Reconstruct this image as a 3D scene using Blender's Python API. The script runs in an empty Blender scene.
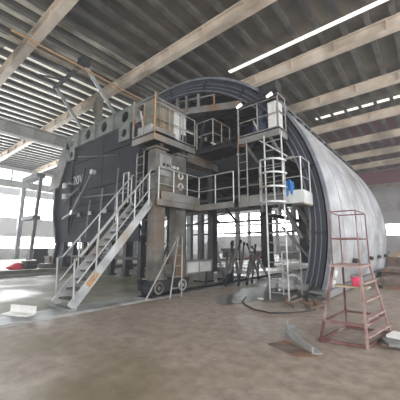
import bpy, bmesh, math, random
from mathutils import Vector, Matrix
random.seed(7)
scn = bpy.context.scene
COL = scn.collection
V = Vector

# ---------------------------------------------------------------- materials
def mat(name, c1, c2=None, rough=0.6, metal=0.0, scale=2.0, detail=4.0, stain=None, stain_amt=0.0, stretch=(1, 1, 1), bump=0.0, stain_scale=None, wet=False, rgh=.5):
    m = bpy.data.materials.new(name); m.use_nodes = True
    nt = m.node_tree; b = nt.nodes['Principled BSDF']
    b.inputs['Roughness'].default_value = rough; b.inputs['Metallic'].default_value = metal
    geo = nt.nodes.new('ShaderNodeNewGeometry')
    mp = nt.nodes.new('ShaderNodeMapping'); mp.inputs['Scale'].default_value = stretch
    nt.links.new(geo.outputs['Position'], mp.inputs['Vector'])
    n = nt.nodes.new('ShaderNodeTexNoise'); n.inputs['Scale'].default_value = scale; n.inputs['Detail'].default_value = detail; n.inputs['Roughness'].default_value = rgh
    nt.links.new(mp.outputs[0], n.inputs['Vector'])
    r = nt.nodes.new('ShaderNodeValToRGB')
    r.color_ramp.elements[0].position = .35; r.color_ramp.elements[1].position = .65
    r.color_ramp.elements[0].color = (*c1, 1); r.color_ramp.elements[1].color = (*(c2 or c1), 1)
    nt.links.new(n.outputs['Fac'], r.inputs[0])
    out = r.outputs[0]
    if stain:
        n2 = nt.nodes.new('ShaderNodeTexNoise'); n2.inputs['Scale'].default_value = stain_scale or scale*.37; n2.inputs['Detail'].default_value = 6
        nt.links.new(mp.outputs[0], n2.inputs['Vector'])
        r2 = nt.nodes.new('ShaderNodeValToRGB'); r2.color_ramp.elements[0].position = .62-stain_amt*.3; r2.color_ramp.elements[1].position = .75-stain_amt*.2
        nt.links.new(n2.outputs['Fac'], r2.inputs[0])
        mx = nt.nodes.new('ShaderNodeMixRGB'); mx.inputs[2].default_value = (*stain, 1)
        nt.links.new(r2.outputs[0], mx.inputs[0]); nt.links.new(out, mx.inputs[1]); out = mx.outputs[0]
    nt.links.new(out, b.inputs['Base Color'])
    if wet:
        n3 = nt.nodes.new('ShaderNodeTexNoise'); n3.inputs['Scale'].default_value = .45; n3.inputs['Detail'].default_value = 5
        nt.links.new(mp.outputs[0], n3.inputs['Vector'])
        r3 = nt.nodes.new('ShaderNodeValToRGB'); r3.color_ramp.elements[0].position = .45; r3.color_ramp.elements[1].position = .62
        r3.color_ramp.elements[0].color = (.62,.62,.62,1); r3.color_ramp.elements[1].color = (.33,.33,.33,1)
        nt.links.new(n3.outputs['Fac'], r3.inputs[0]); nt.links.new(r3.outputs[0], b.inputs['Roughness'])
    if bump:
        bp = nt.nodes.new('ShaderNodeBump'); bp.inputs['Strength'].default_value = bump; bp.inputs['Distance'].default_value = .03
        nt.links.new(n.outputs['Fac'], bp.inputs['Height']); nt.links.new(bp.outputs[0], b.inputs['Normal'])
    return m
def emit(name, c, s):
    m = bpy.data.materials.new(name); m.use_nodes = True
    nt = m.node_tree; b = nt.nodes['Principled BSDF']
    b.inputs['Base Color'].default_value = (*c, 1); b.inputs['Roughness'].default_value = .4
    b.inputs['Emission Color'].default_value = (*c, 1); b.inputs['Emission Strength'].default_value = s
    return m
M = dict(
 floor=mat('floor_concrete', (.20,.162,.132), (.34,.282,.238), .5, scale=4.5, detail=12, rgh=.65, stain=(.15,.125,.07), stain_amt=.35, bump=.2, stain_scale=.3, wet=True),
 floorl=mat('floor_concrete_pale', (.20,.185,.145), (.34,.32,.265), .5, scale=1.4, detail=9, stain=(.13,.14,.07), stain_amt=.4, bump=.2, stain_scale=.2, wet=True),
 strip=mat('floor_strip', (.12,.115,.095), (.18,.17,.14), .6, scale=1.5, detail=8, stain=(.08,.09,.05), stain_amt=.4),
 cover=mat('trench_cover_steel', (.26,.27,.28), (.38,.39,.40), .5, .2, scale=2.5, detail=6, stain=(.12,.12,.09), stain_amt=.3),
 dark=mat('dark_steel', (.018,.020,.026), (.035,.037,.045), .5, .3, scale=1.3, detail=6, stain=(.06,.05,.04), stain_amt=.25),
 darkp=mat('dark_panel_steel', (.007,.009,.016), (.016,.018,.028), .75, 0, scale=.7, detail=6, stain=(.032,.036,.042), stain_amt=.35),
 grey=mat('grey_steel', (.17,.175,.18), (.27,.275,.28), .5, .25, scale=2, detail=6, stain=(.16,.12,.08), stain_amt=.3),
 rail=mat('galvanised_pipe', (.32,.34,.35), (.46,.48,.48), .4, .4, scale=3, stain=(.25,.22,.18), stain_amt=.2),
 railg=mat('painted_guard_pipe', (.19,.19,.19), (.30,.29,.27), .5, .2, scale=3, stain=(.24,.13,.07), stain_amt=.4),
 fascia=mat('fascia_steel', (.13,.13,.125), (.25,.245,.24), .5, .2, scale=1.6, stain=(.20,.14,.09), stain_amt=.4),
 colm=mat('column_steel', (.075,.072,.064), (.18,.172,.158), .6, .2, scale=2.2, stain=(.15,.10,.06), stain_amt=.45),
 shell=mat('shell_skin_steel', (.28,.295,.325), (.52,.535,.565), .5, .15, scale=1.6, detail=12, stain=(.20,.19,.185), stain_amt=.40, stretch=(1,.45,.8), rgh=.62),
 rim=mat('rim_steel', (.018,.022,.034), (.034,.038,.054), .6, .1, scale=2),
 rimb=mat('rim_edge_steel', (.12,.13,.165), (.21,.22,.26), .5, .2, scale=3),
 plate=mat('holed_plate_steel', (.17,.19,.18), (.27,.29,.27), .5, .15, scale=2, stain=(.15,.13,.09), stain_amt=.3),
 cab=mat('cabinet_paint', (.12,.115,.095), (.22,.215,.18), .5, .1, scale=2.2, stain=(.22,.16,.10), stain_amt=.4),
 cabw=mat('pale_panel', (.45,.47,.47), (.58,.60,.60), .4, .1, scale=2),
 orange=mat('orange_paint', (.24,.14,.07), (.42,.24,.11), .5, scale=3),
 blue=mat('blue_paint', (.02,.03,.07), (.03,.05,.10), .5, scale=3),
 bluec=mat('blue_cloth', (.03,.16,.42), (.05,.22,.55), .9, scale=5),
 red=mat('red_oxide_paint', (.11,.045,.045), (.19,.09,.085), .55, .1, scale=5, stain=(.32,.27,.25), stain_amt=.35),
 redt=mat('red_oxide_worn', (.25,.15,.14), (.38,.27,.25), .5, .1, scale=6),
 pink=mat('pink_plastic', (.60,.045,.12), (.70,.07,.17), .4, scale=4),
 white=mat('white_paint', (.6,.6,.6), (.75,.75,.74), .5, scale=3),
 bag=mat('white_sack', (.42,.43,.46), (.6,.61,.63), .8, scale=4, bump=.5),
 wood=mat('plank_wood', (.33,.25,.17), (.47,.38,.27), .7, scale=3, stretch=(1,6,1)),
 scrap=mat('scrap_steel', (.10,.08,.07), (.2,.16,.13), .6, .2, scale=4, stain=(.25,.12,.07), stain_amt=.4),
 redc=mat('red_cloth', (.55,.03,.05), (.68,.06,.08), .8, scale=4),
 rubber=mat('hose_rubber', (.02,.02,.022), (.035,.035,.04), .6, scale=4),
 rafter=mat('rafter_paint', (.55,.45,.36), (.74,.65,.55), .6, scale=.8, detail=7, stain=(.30,.24,.18), stain_amt=.3),
 purlin=mat('purlin_zinc', (.075,.07,.06), (.14,.13,.11), .5, .1, scale=1.6, detail=6, stain=(.05,.045,.04), stain_amt=.4),
 roof=mat('roof_sheet', (.085,.068,.05), (.16,.135,.10), .7, scale=.7, detail=6, stain=(.07,.075,.045), stain_amt=.3),
 foil_lit=mat('insulation_foil_lit', (.24,.22,.17), (.90,.86,.76), .6, .0, scale=1.6, detail=6, stretch=(1,.35,1)),  # ragged foil, its pale tone raised to carry the light on the left roof
 roofr=mat('roof_sheet_maroon', (.15,.045,.055), (.20,.06,.075), .7, scale=.7),
 girder=mat('girder_paint', (.26,.26,.25), (.38,.38,.36), .6, scale=1, stain=(.2,.18,.14), stain_amt=.3),
 wall=mat('wall_sheet', (.55,.53,.55), (.68,.66,.67), .7, scale=.5, stain=(.30,.28,.29), stain_amt=.2),
 hallcol=mat('hall_column_paint', (.12,.12,.13), (.19,.19,.2), .6, scale=1.5),
 tread=mat('tread_plate', (.06,.065,.075), (.11,.115,.125), .5, .3, scale=5),
 strin=mat('stringer_steel', (.26,.28,.29), (.42,.43,.44), .45, .3, scale=2.2, stain=(.28,.22,.17), stain_amt=.3),
 puddle=mat('wet_floor', (.055,.05,.042), (.11,.10,.085), .38, scale=2.5, detail=8),
 black=mat('black_void_plate', (.012,.012,.015), (.02,.02,.022), .7),
 glass=emit('window_daylight', (.93,.97,1.0), 7),
 glassd=emit('window_daylight_soft', (.88,.93,1.0), 1.3),
 sky=emit('skylight_sheet', (1.0,.96,.90), .75),
 glow_strip=emit('added_glow_strip', (.95,.90,.78), .5),  # glow added in place of bright reflections on the left roof
 lamp=emit('lamp_lens', (1,1,1), 1.5),
)

# ---------------------------------------------------------------- mesh helper
class MB:
    def __init__(s): s.v = []; s.f = []
    def add(s, vs, fs):
        o = len(s.v); s.v += [V(v) for v in vs]; s.f += [tuple(i+o for i in f) for f in fs]; return s
    def box(s, x0, x1, y0, y1, z0, z1):
        return s.add([(x0,y0,z0),(x1,y0,z0),(x1,y1,z0),(x0,y1,z0),(x0,y0,z1),(x1,y0,z1),(x1,y1,z1),(x0,y1,z1)],
                     [(0,3,2,1),(4,5,6,7),(0,1,5,4),(1,2,6,5),(2,3,7,6),(3,0,4,7)])
    def bar(s, a, b, w, h, up=(0,0,1)):
        a, b = V(a), V(b); d = (b-a).normalized(); u = V(up)
        if abs(d.dot(u)) > .98: u = V((0,1,0))
        r = d.cross(u).normalized(); u = r.cross(d)
        vs = [p + r*i*w/2 + u*j*h/2 for p in (a, b) for i, j in ((-1,-1),(1,-1),(1,1),(-1,1))]
        return s.add(vs, [(3,2,1,0),(4,5,6,7),(0,1,5,4),(1,2,6,5),(2,3,7,6),(3,0,4,7)])
    def tube(s, pts, r, n=8, closed=False):
        pts = [V(p) for p in pts]; k = len(pts); o = len(s.v); ref = None
        for i, p in enumerate(pts):
            if closed: d = (pts[(i+1) % k]-pts[i-1]).normalized()
            else: d = (pts[min(i+1,k-1)]-pts[max(i-1,0)]).normalized()
            if ref is None: ref = V((0,0,1)) if abs(d.z) < .9 else V((1,0,0))
            a = d.cross(ref).normalized(); ref = a.cross(d); 
            rr = r[i] if isinstance(r, (list,tuple)) else r
            for j in range(n):
                t = 2*math.pi*j/n; s.v.append(p + a*math.cos(t)*rr + ref*math.sin(t)*rr)
        for i in range(k if closed else k-1):
            for j in range(n):
                i2 = (i+1) % k
                s.f.append((o+i*n+j, o+i*n+(j+1)%n, o+i2*n+(j+1)%n, o+i2*n+j))
        if not closed:
            s.f.append(tuple(o+j for j in reversed(range(n)))); s.f.append(tuple(o+(k-1)*n+j for j in range(n)))
        return s
    def cyl(s, a, b, r, n=16): return s.tube([a, b], r, n)
    def prism(s, poly, d):   # poly: 3d points, d: extrusion vector
        n = len(poly); d = V(d); vs = [V(p) for p in poly] + [V(p)+d for p in poly]
        return s.add(vs, [tuple(reversed(range(n))), tuple(range(n, 2*n))] + [(i, (i+1)%n, n+(i+1)%n, n+i) for i in range(n)])
    def arc(s, prof, y0, y1, t):   # prof: list of (x,z,nx,nz) ; sheet of thickness t inwards, between y0 and y1
        o = len(s.v); k = len(prof)
        for (x, z, nx, nz) in prof:
            s.v += [V((x,y0,z)), V((x,y1,z)), V((x-nx*t,y1,z-nz*t)), V((x-nx*t,y0,z-nz*t))]
        for i in range(k-1):
            a = o+4*i; b = a+4
            for j in range(4): s.f.append((a+j, a+(j+1)%4, b+(j+1)%4, b+j))
        s.f.append((o+3,o+2,o+1,o)); e = o+4*(k-1); s.f.append((e,e+1,e+2,e+3)); return s
    def ring_plate(s, cx, cz, w, h, r, y0, y1, n=16):   # rectangular plate cell (XZ) with a round hole
        o = len(s.v)
        for y in (y0, y1):
            for i in range(n):
                t = 2*math.pi*(i+.5)/n; c, q = math.cos(t), math.sin(t); k = min(w/2/max(abs(c),1e-6), h/2/max(abs(q),1e-6))
                # keep the corners
                s.v.append(V((cx+r*c, y, cz+r*q)))
            for i in range(n):
                t = 2*math.pi*(i+.5)/n; c, q = math.cos(t), math.sin(t)
                m_ = max(abs(c), abs(q)); s.v.append(V((cx+w/2*(c/m_), y, cz+h/2*(q/m_))))
            for (a, b) in ((1,1),(-1,1),(-1,-1),(1,-1)): s.v.append(V((cx+w/2*a, y, cz+h/2*b)))
        L = 2*n+4
        for k_, fl in ((0, False), (1, True)):
            b0 = o+k_*L
            for i in range(n):
                j = (i+1) % n; q = [b0+i, b0+j, b0+n+j, b0+n+i]
                s.f.append(tuple(q if not fl else reversed(q)))
            for ci, i in enumerate((n//8-1, 3*n//8-1, 5*n//8-1, 7*n//8-1)):
                q = [b0+n+i, b0+n+(i+1)%n, b0+2*n+ci]; s.f.append(tuple(q if not fl else reversed(q)))
        for i in range(n):
            j = (i+1) % n; s.f.append((o+i, o+L+i, o+L+j, o+j))
        # outer sides
        c = [o+2*n+q for q in range(4)]
        for q in range(4): s.f.append((c[q], c[(q+1)%4], c[(q+1)%4]+L, c[q]+L))
        return s
    def build(s, name, m, parent=None, smooth=False):
        org = V((0,0,0))
        p = parent
        while p is not None: org += p.location; p = p.parent
        me = bpy.data.meshes.new(name)
        if parent is None and s.v:
            lo = V([min(v[i] for v in s.v) for i in range(3)]); hi = V([max(v[i] for v in s.v) for i in range(3)])
            org = V(((lo.x+hi.x)/2, (lo.y+hi.y)/2, lo.z))
        me.from_pydata([v-org for v in s.v], [], s.f); me.validate(); me.update()
        bm = bmesh.new(); bm.from_mesh(me); bmesh.ops.recalc_face_normals(bm, faces=bm.faces); bm.to_mesh(me); bm.free()
        me.materials.append(M[m] if isinstance(m, str) else m)
        if smooth:
            for p_ in me.polygons: p_.use_smooth = True
        o = bpy.data.objects.new(name, me); COL.objects.link(o)
        if parent is None: o.location = org
        else: o.parent = parent
        if smooth:
            md = o.modifiers.new('es', 'EDGE_SPLIT'); md.split_angle = math.radians(35)
        return o
def tag(o, label, cat, group=None, kind=None):
    if label: o['label'] = label
    if cat: o['category'] = cat
    if group: o['group'] = group
    if kind: o['kind'] = kind
    return o
def thing(name, loc, label, cat, group=None):
    o = bpy.data.objects.new(name, None); COL.objects.link(o); o.location = loc
    return tag(o, label, cat, group)
def struct(name, mb, m, label=None):
    o = mb.build(name, m); o['kind'] = 'structure'
    if label: o['label'] = label
    return o
def dup(root, delta, label=None, group=None, cat=None):
    r = root.copy(); COL.objects.link(r); r.location = root.location + V(delta)
    if label: r['label'] = label
    if group: r['group'] = group
    for ch in root.children:
        c = ch.copy(); COL.objects.link(c); c.parent = r
        for g in ch.children:
            d = g.copy(); COL.objects.link(d); d.parent = c
    return r

# ---------------------------------------------------------------- setting
struct('floor', MB().box(-6.93, 14, -8, 62, -.5, 0), 'floor', 'stained brown concrete floor right of the rail trench')
struct('floor', MB().box(-60, -7.75, -8, 62, -.5, 0), 'floorl', 'paler concrete floor left of the rail trench')
struct('floor', MB().box(-7.75, -6.93, -8, 62, -.7, -.4), 'rubber', 'dark bottom of the rail trench')
struct('trim_50', MB().box(-7.76, -7.72, 5.8, 60, -.4, .012), 'black', 'black strip added to darken the shaded side of the rail trench')  # added liner: the shade inside the trench put in as black
struct('trim_1', MB().box(-6.93, -6.87, -8, 60, -.02, .02), 'cover', 'worn steel edge along the rail trench')
struct('trim_2', MB().box(-19.9, -19.3, 2, 40, 0, .22), 'strip', 'pale concrete kerb on the far side of the hall floor')
struct('ceiling', MB().box(-46, 14, -8, 28, 12.9, 13.0), 'roof', 'brown corrugated roof sheeting')
struct('ceiling', MB().box(-46, 14, 28, 61, 12.9, 13.0), 'roofr', 'maroon roof sheeting of the far bays')
k = 0
X = 8.0
while X > -45:
    pm = MB(); yend = 60.5
    pm.bar((X,-7,12.78),(X,yend,12.78), .06, .24).bar((X-.1,-7,12.66),(X-.1,yend,12.66), .24, .05)
    k += 1; struct('trim_%d' % (k+20), pm, 'purlin')
    if X < -13: struct('trim_%d' % (k+120), MB().box(X-.82, X-.2, -7, yend, 12.80, 12.84), 'foil_lit', 'ragged insulation strip between two roof purlins, paled for the light on it')  # left bay only: brightness of the lit roof put into the colour
    if X < -17: struct('trim_%d' % (k+220), MB().box(X-.62, X-.42, 4, yend, 12.74, 12.76), 'glow_strip', 'narrow glowing strip added between two purlins to brighten the left roof')  # added emissive strips standing in for reflected light, not real rooflights
    X -= 1.05
# corrugations: broad folded strips of sheet hanging between the purlins
for i in range(13):
    y = -.8 + 5.4*i
    mb = MB(); mb.box(-45.5, 12, y-.2, y+.2, 11.98, 12.05).box(-45.5, 12, y-.04, y+.04, 12.0, 12.62).box(-45.5, 12, y-.2, y+.2, 12.58, 12.65)
    X = -44
    while X < 12: mb.box(X-.03, X+.03, y-.18, y+.18, 12.03, 12.6); X += 2.4
    struct('trim_%d' % (i+3), mb, 'rafter', 'pale painted steel roof rafter spanning the hall')
# skylight strips
sk = [(-9.1, 9, 13.75, 14.02), (-7.1, 9, 24.3, 24.7), (-5.8, 9, 42.2, 42.7)]
for i, (x0, x1, y0, y1) in enumerate(sk):
    struct('window_%d' % (i+1), MB().box(x0, x1, y0, y1, (12.59,12.645,12.6)[i], (12.62,12.68,12.63)[i]), 'sky', 'bright translucent roof strip between two rafters')
# left wall with three bands of windows, back wall with two
def band_wall(name, axis, c, a0, a1, z0, z1, bands, m, n0, cols):
    """wall at coordinate c on axis; bands: (from,to,zlow,zhigh,material)."""
    zs = sorted({z0, z1, *[b[2] for b in bands], *[b[3] for b in bands]})
    mb = MB(); wn = n0
    def bx(mm, p0, p1, q0, q1, d0=0, d1=.25):
        if axis == 'x': mm.box(c-d1, c-d0, p0, p1, q0, q1)
        else: mm.box(p0, p1, c+d0, c+d1, q0, q1)
    for lo, hi in zip(zs[:-1], zs[1:]):
        hit = sorted([b for b in bands if b[2] <= lo and b[3] >= hi]); cur = a0
        for b in hit:
            if b[0] > cur: bx(mb, cur, b[0], lo, hi)
            cur = b[1]
        if cur < a1: bx(mb, cur, a1, lo, hi)
    struct(name, mb, m, 'pale corrugated end wall of the factory hall')
    for b in bands:
        g = MB(); bx(g, b[0], b[1], b[2], b[3], .12, .16)
        w = struct('window_%d' % wn, g, b[4], 'long bright window band in the hall wall')
        fr = MB(); p = b[0]
        while p <= b[1]+.01: bx(fr, p-.06, p+.06, b[2], b[3], .04, .12); p += cols
        bx(fr, b[0], b[1], (b[2]+b[3])/2-.04, (b[2]+b[3])/2+.04, .04, .12)
        f = fr.build('window_frame', 'hallcol', w); wn += 1
band_wall('wall_left', 'x', -45, -8, 60, 0, 13, [(-6,22,9.9,12.3,'glassd'),(-6,19,5.6,8.7,'glass'),(-6,25,1.4,3.0,'glass'),(26,58,5.8,7.6,'glassd')], 'wall', 10, 2.7)
band_wall('wall_back', 'y', 60, -45, 14, 0, 13, [(-44,-21,7.0,9.6,'glass'),(-44,-20.5,4.2,6.6,'glass'),(-9.0,-2,3.6,5.6,'glass'),(-19.5,-11,4.2,6.0,'glassd')], 'wall', 20, 2.4)
# crane girders
for x, lab in ((-23, 'grey crane runway girder along the left row of columns'), (-44.2, 'far crane runway girder in front of the left wall')):
    g = MB().box(x-.25, x+.25, -6, 60, 10.5, 10.6).box(x-.25, x+.25, -6, 60, 9.65, 9.75).box(x-.05, x+.05, -6, 60, 9.7, 10.55)
    y = -5
    while y < 60: g.box(x-.22, x+.22, y-.03, y+.03, 9.72, 10.52); y += 1.8
    tag(g.build('crane_girder', 'girder'), lab, 'girder')
tag(MB().box(-22.5,12,45.0,45.1,10.2,11.9).box(-22.5,12,44.85,45.25,11.86,11.94).box(-22.5,12,44.85,45.25,10.15,10.23).build('transverse_beam','roofr'),'deep maroon beam crossing the hall in front of the back wall','beam')
# hall columns
def hall_column(x, y, lab, group=None, h=9.65):
    t = thing('hall_column', (x, y, 0), lab, 'column', group)
    MB().box(x-.3,x+.3,y-.25,y-.21,.05,h).box(x-.3,x+.3,y+.21,y+.25,.05,h).box(x-.04,x+.04,y-.22,y+.22,.05,h).build('shaft','hallcol',t)
    MB().box(x-.45,x+.45,y-.4,y+.4,0,.06).build('base_plate','hallcol',t)
    return t
hc = hall_column(-23.0, 15.0, 'dark hall column in the row seen behind the lining trolley', 'hall columns behind the trolley')
for i, y in enumerate((25.8, 36.6, 47.4, 58.2)):
    dup(hc, (0, y-15.0, 0), 'dark hall column in the row seen behind the lining trolley', 'hall columns behind the trolley')
fc = hall_column(-43.6, 14, 'hall column standing against the bright left wall, nearest of that row')
for i, y in enumerate((20.5, 27, 33.5, 40)):
    dup(fc, (0, y-14, 0), 'hall column against the left window wall, far row', 'columns against the left wall')
bc = hall_column(-27, 59.2, 'thin hall column in front of the back wall windows', 'columns at the back wall')
for x in (-34, -20.3, -10): dup(bc, (x+27, 0, 0))

# ---------------------------------------------------------------- formwork shell
R, CX, CZ = 7.25, -9.75, 2.4
Y0, Y1 = 9.3, 22.0
def prof(r, a0=-17, flat=-12.35, n=44):
    out = []
    for i in range(n+1):
        t = math.radians(a0+(90-a0)*i/n); out.append((CX+r*math.cos(t), CZ+r*math.sin(t), math.cos(t), math.sin(t)))
    if flat is not None:
        for i in range(1, 5): out.append((CX+(flat-CX)*i/4, CZ+r, 0, 1))
    return out
shell = thing('formwork_shell', (-5, 15, 0), 'huge curved grey steel tunnel lining shell arching over the trolley', 'formwork shell')
sk_ = MB()
npan = 8; pl = (Y1-Y0-.14)/npan
for i in range(npan):
    sk_.arc(prof(R), Y0+.14+i*pl+.01, Y0+.14+(i+1)*pl-.035, .05)
sk_.arc(prof(R-.04), Y0+.14, Y1, .03)
sk_.build('skin', 'shell', shell, True)
for i in range(1, npan): MB().arc(prof(R+.006), Y0+.14+i*pl-.04, Y0+.14+i*pl, .02).build('seam_strip', 'grey', shell, True)
# rim: layered rings
MB().arc(prof(R+.03), Y0+.02, Y0+.14, .10).build('outer_flange', 'rimb', shell, True)
MB().arc(prof(R-.14), Y0+.10, Y0+.5, .46).build('end_ring', 'rim', shell, True)
MB().arc(prof(R-.27), Y0+.05, Y0+.12, .02).build('ring_rib', 'rimb', shell, True)
MB().arc(prof(R-.43), Y0+.05, Y0+.12, .022).build('ring_rib', 'rimb', shell, True)
MB().arc(prof(R-.59), Y0+.03, Y0+.3, .04).build('inner_flange', 'rimb', shell, True)
for i in range(1, 13):   # bolt lugs on the rim
    t = math.radians(-12+9.2*i); c, q = math.cos(t), math.sin(t)
    if i % 2: 
        a = V((CX+(R-.15)*c, Y0+.04, CZ+(R-.15)*q)); b = V((CX+(R-.6)*c, Y0+.04, CZ+(R-.6)*q))
        MB().bar(a, b, .04, .1, (0,1,0)).build('ring_gusset', 'rim', shell)
y = Y0+1.9
while y < Y1-.3:
    MB().arc(prof(R-.06), y-.03, y+.03, .45).build('hoop_rib', 'dark', shell, True); y += 1.5
for a in range(-10, 91, 10):
    t = math.radians(a); c, q = math.cos(t), math.sin(t); p = V((CX+(R-.12)*c, 0, CZ+(R-.12)*q))
    MB().bar(p+V((0,Y0+.4,0)), p+V((0,Y1,0)), .06, .16, (c,0,q)).build('stringer', 'dark', shell)
MB().arc(prof(R+.02, n=44), Y1-.14, Y1, .6).build('far_flange', 'rimb', shell, True)
# longitudinal ledge at the top edge of the visible skin
t = math.radians(38.5); c, q = math.cos(t), math.sin(t); nn = V((c,0,q)); tt = V((-q,0,c))
p = V((CX+(R+.07)*c, 0, CZ+(R+.07)*q))
MB().bar(p+V((0,Y0+.1,0)), p+V((0,Y1,0)), .16, .14, nn).build('top_ledge', 'grey', shell)
for i in range(14):
    yy = Y0+.8+i*.92; b = p - tt*.24 - nn*.02
    MB().bar(b+V((0,yy,0)), b+V((0,yy+.28,0)), .2, .08, nn).build('ledge_bracket', 'dark', shell)
# window hatches and lugs low on the skin
def on_skin(a, y, d=0):
    t = math.radians(a); return V((CX+(R+d)*math.cos(t), y, CZ+(R+d)*math.sin(t))), V((math.cos(t),0,math.sin(t)))
for yy in (12.6, 16.0, 18.5, 21.0):
    b, n_ = on_skin(-10.5, yy)
    MB().bar(b, b+n_*.16, .3, .16).cyl(b+n_*.1+V((0,-.16,0)), b+n_*.1+V((0,.16,0)), .07).build('hinge_lug', 'dark', shell)
for a, yy in ((-13.5, 10.25), (-16, 10.25)):
    b, n_ = on_skin(a, yy, -.02)
    MB().cyl(b, b+n_*.05, .13).build('grouting_port', 'white', shell)
lo = prof(R, -17)[0]
MB().box(lo[0]-.45, lo[0]+.12, Y0, Y1, .05, .24).build('base_channel', 'grey', shell)
# inner chord beam across the arch end and its posts
ch = [V((-9.6,9.42,8.25)), V((-5.6,9.42,7.38))]
MB().bar(ch[0], ch[1], .1, .3, (0,0,1)).build('chord_beam', 'fascia', shell)
for i, (px_, m_) in enumerate(((-9.2,'grey'),(-8.6,'grey'),(-7.85,'grey'),(-6.95,'orange'),(-5.72,'orange'))):
    zb = 8.25+(px_+9.6)*(-.87/4); zt = CZ+math.sqrt(max(0,(R-.75)**2-max(0,px_-CX)**2))
    wd = .05 if m_ == 'orange' else .1
    MB().bar((px_,9.35,zb),(px_,9.35,zt), wd, wd).build('chord_post', m_, shell)
MB().bar((-9.4,9.42,8.75),(-6.95,9.42,8.3), .06,.06).build('chord_rail', 'grey', shell)

# ---------------------------------------------------------------- gantry
gan = thing('portal_gantry', (-7.3, 7, 0), 'heavy rusty steel portal gantry on rail wheels carrying the shell', 'gantry')
def boxcol(x0,x1,y0,y1,z0,z1,m='colm',name='column',parent=gan):
    mb = MB().box(x0,x1,y0,y1,z0,z1)
    z = z0+.35
    while z < z1-.2:
        mb.box(x0-.03,x1+.03,y0-.03,y1+.03,z-.03,z+.03); z += .8
    mb.box(x0-.08,x1+.08,y0-.08,y1+.08,z0-.0,z0+.06).box(x0-.08,x1+.08,y0-.08,y1+.08,z1-.06,z1)
    return mb.build(name, m, parent)
boxcol(-7.4,-7.05,6.15,6.62,.55,5.0)
boxcol(-7.4,-7.05,7.18,7.65,.55,5.0)
boxcol(-7.3,-7.05,9.3,9.6,.62,5.15,'dark')
for y in (14.5, 20.3): boxcol(-7.6,-7.1,y,y+.5,.5,5.15,'dark')
MB().box(-7.42,-7.0,6.12,7.45,3.5,4.85).build('column_head','colm',gan)
for z in (3.75, 4.15): 
    MB().tube([V((-6.98,7.3+.11*math.cos(i*math.pi/6),z+.11*math.sin(i*math.pi/6))) for i in range(12)],.035,6,True).build('port_ring','cabw',gan)
for i in range(5):
    MB().box(-7.0,-6.96,6.4+i*.17,6.5+i*.17,4.35,4.45).build('indicator_plate','cabw',gan)
MB().box(-7.0,-6.96,6.25,6.8,4.0,4.75).build('access_cover','grey',gan)
MB().box(-7.55,-7.05,7.7,9.28,.62,1.1).build('sill_beam','grey',gan)
MB().box(-7.5,-7.1,6.7,7.05,.7,1.0).build('sill_tie','colm',gan)
MB().box(-7.04,-7.0,7.75,8.35,.68,1.04).box(-7.04,-7.0,8.45,9.1,.68,1.04).build('sill_panel','cabw',gan)
# bogie
bg = MB().prism([(-7.62,5.95,.55),(-7.62,7.85,.55),(-7.62,7.75,.2),(-7.62,7.2,.14),(-7.62,6.5,.14),(-7.62,6.05,.2)],(.1,0,0)).prism([(-7.1,5.95,.55),(-7.1,7.85,.55),(-7.1,7.75,.2),(-7.1,7.2,.14),(-7.1,6.5,.14),(-7.1,6.05,.2)],(.1,0,0)).build('bogie_frame','dark',gan)
for y in (6.35, 7.45):
    w = MB().cyl((-7.48,y,.27),(-7.12,y,.27),.27,20).cyl((-7.52,y,.27),(-7.46,y,.27),.31,20).build('wheel','dark',gan,True)
    MB().tube([V((-6.97,y+.17*math.cos(i*math.pi/8),.3+.17*math.sin(i*math.pi/8))) for i in range(16)],.035,6,True).cyl((-7.12,y,.3),(-6.95,y,.3),.06).build('wheel_cap','rail' if y>7 else 'colm',w)
# deck
MB().box(-18.3,-4.6,9.66,21.7,5.2,5.35).build('deck_plate','dark',gan)
for y in (9.66,12.3,15.3,18.3,21.4): MB().box(-18.3,-4.5,y,y+.3,4.75,5.2).build('cross_beam','dark',gan)
for x in (-17.9,-12.5,-7.5,-4.7): MB().box(x,x+.3,9.65,21.6,4.85,5.2).build('long_beam','dark',gan)
MB().box(-7.5,-7.0,7.7,9.66,4.8,5.15).build('head_beam','colm',gan)
for y in (9.9,12.8,15.8,18.6,21.2): boxcol(-17.9,-17.4,y,y+.4,0,4.85,'dark')
for x in (-15.5,-13.0): boxcol(x,x+.35,12.4,12.8,0,4.75,'dark')
for a,b in (((-17.6,10.2,.4),(-17.6,12.8,4.6)),((-17.6,13,4.6),(-17.6,15.8,.4)),((-17.6,16.2,.4),(-17.6,18.6,4.6))): MB().bar(a,b,.15,.15).build('brace','dark',gan)
for z_, y_ in ((4.3,13.0),(3.7,13.1),(3.3,16.5),(4.1,16.6),(2.7,20.0)):
    MB().tube([(-17.4,y_,z_),(-7.6,y_,z_)],.07,8).build('tie_pipe','grey',gan)
for y_ in (11.0,13.5,17.0): MB().tube([(-7.35,9.6,4.2),(-9.5,y_,4.5),(-12.5,y_+.5,4.0),(-17.4,y_+.6,3.0)],.04,6).build('slung_cable','rubber',gan)
# struts between the deck and the shell crown
for y in (10.6, 13.6, 16.6, 19.6):
    for (a, b) in (((-6.2,y,5.35),(-4.9,y,7.4)),((-9,y,5.35),(-8.2,y,9.0)),((-11.5,y,5.35),(-11.5,y,9.2)),((-14.5,y,5.35),(-14.5,y,9.2))):
        MB().bar(a,b,.16,.16).build('crown_strut','dark',gan)
MB().box(-18.9,-18.7,10,22,5.3,9.5).build('added_side_form_panel','darkp',gan)  # left form side, added to keep the space above the deck dark
MB().box(-18.7,-12.5,10.1,21.7,9.3,9.36).build('top_light_block','darkp',gan)  # added cover that keeps light from entering above the deck
MB().box(-18.7,-9.8,21.75,21.85,5.2,9.4).build('rear_screen','darkp',gan)
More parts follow.
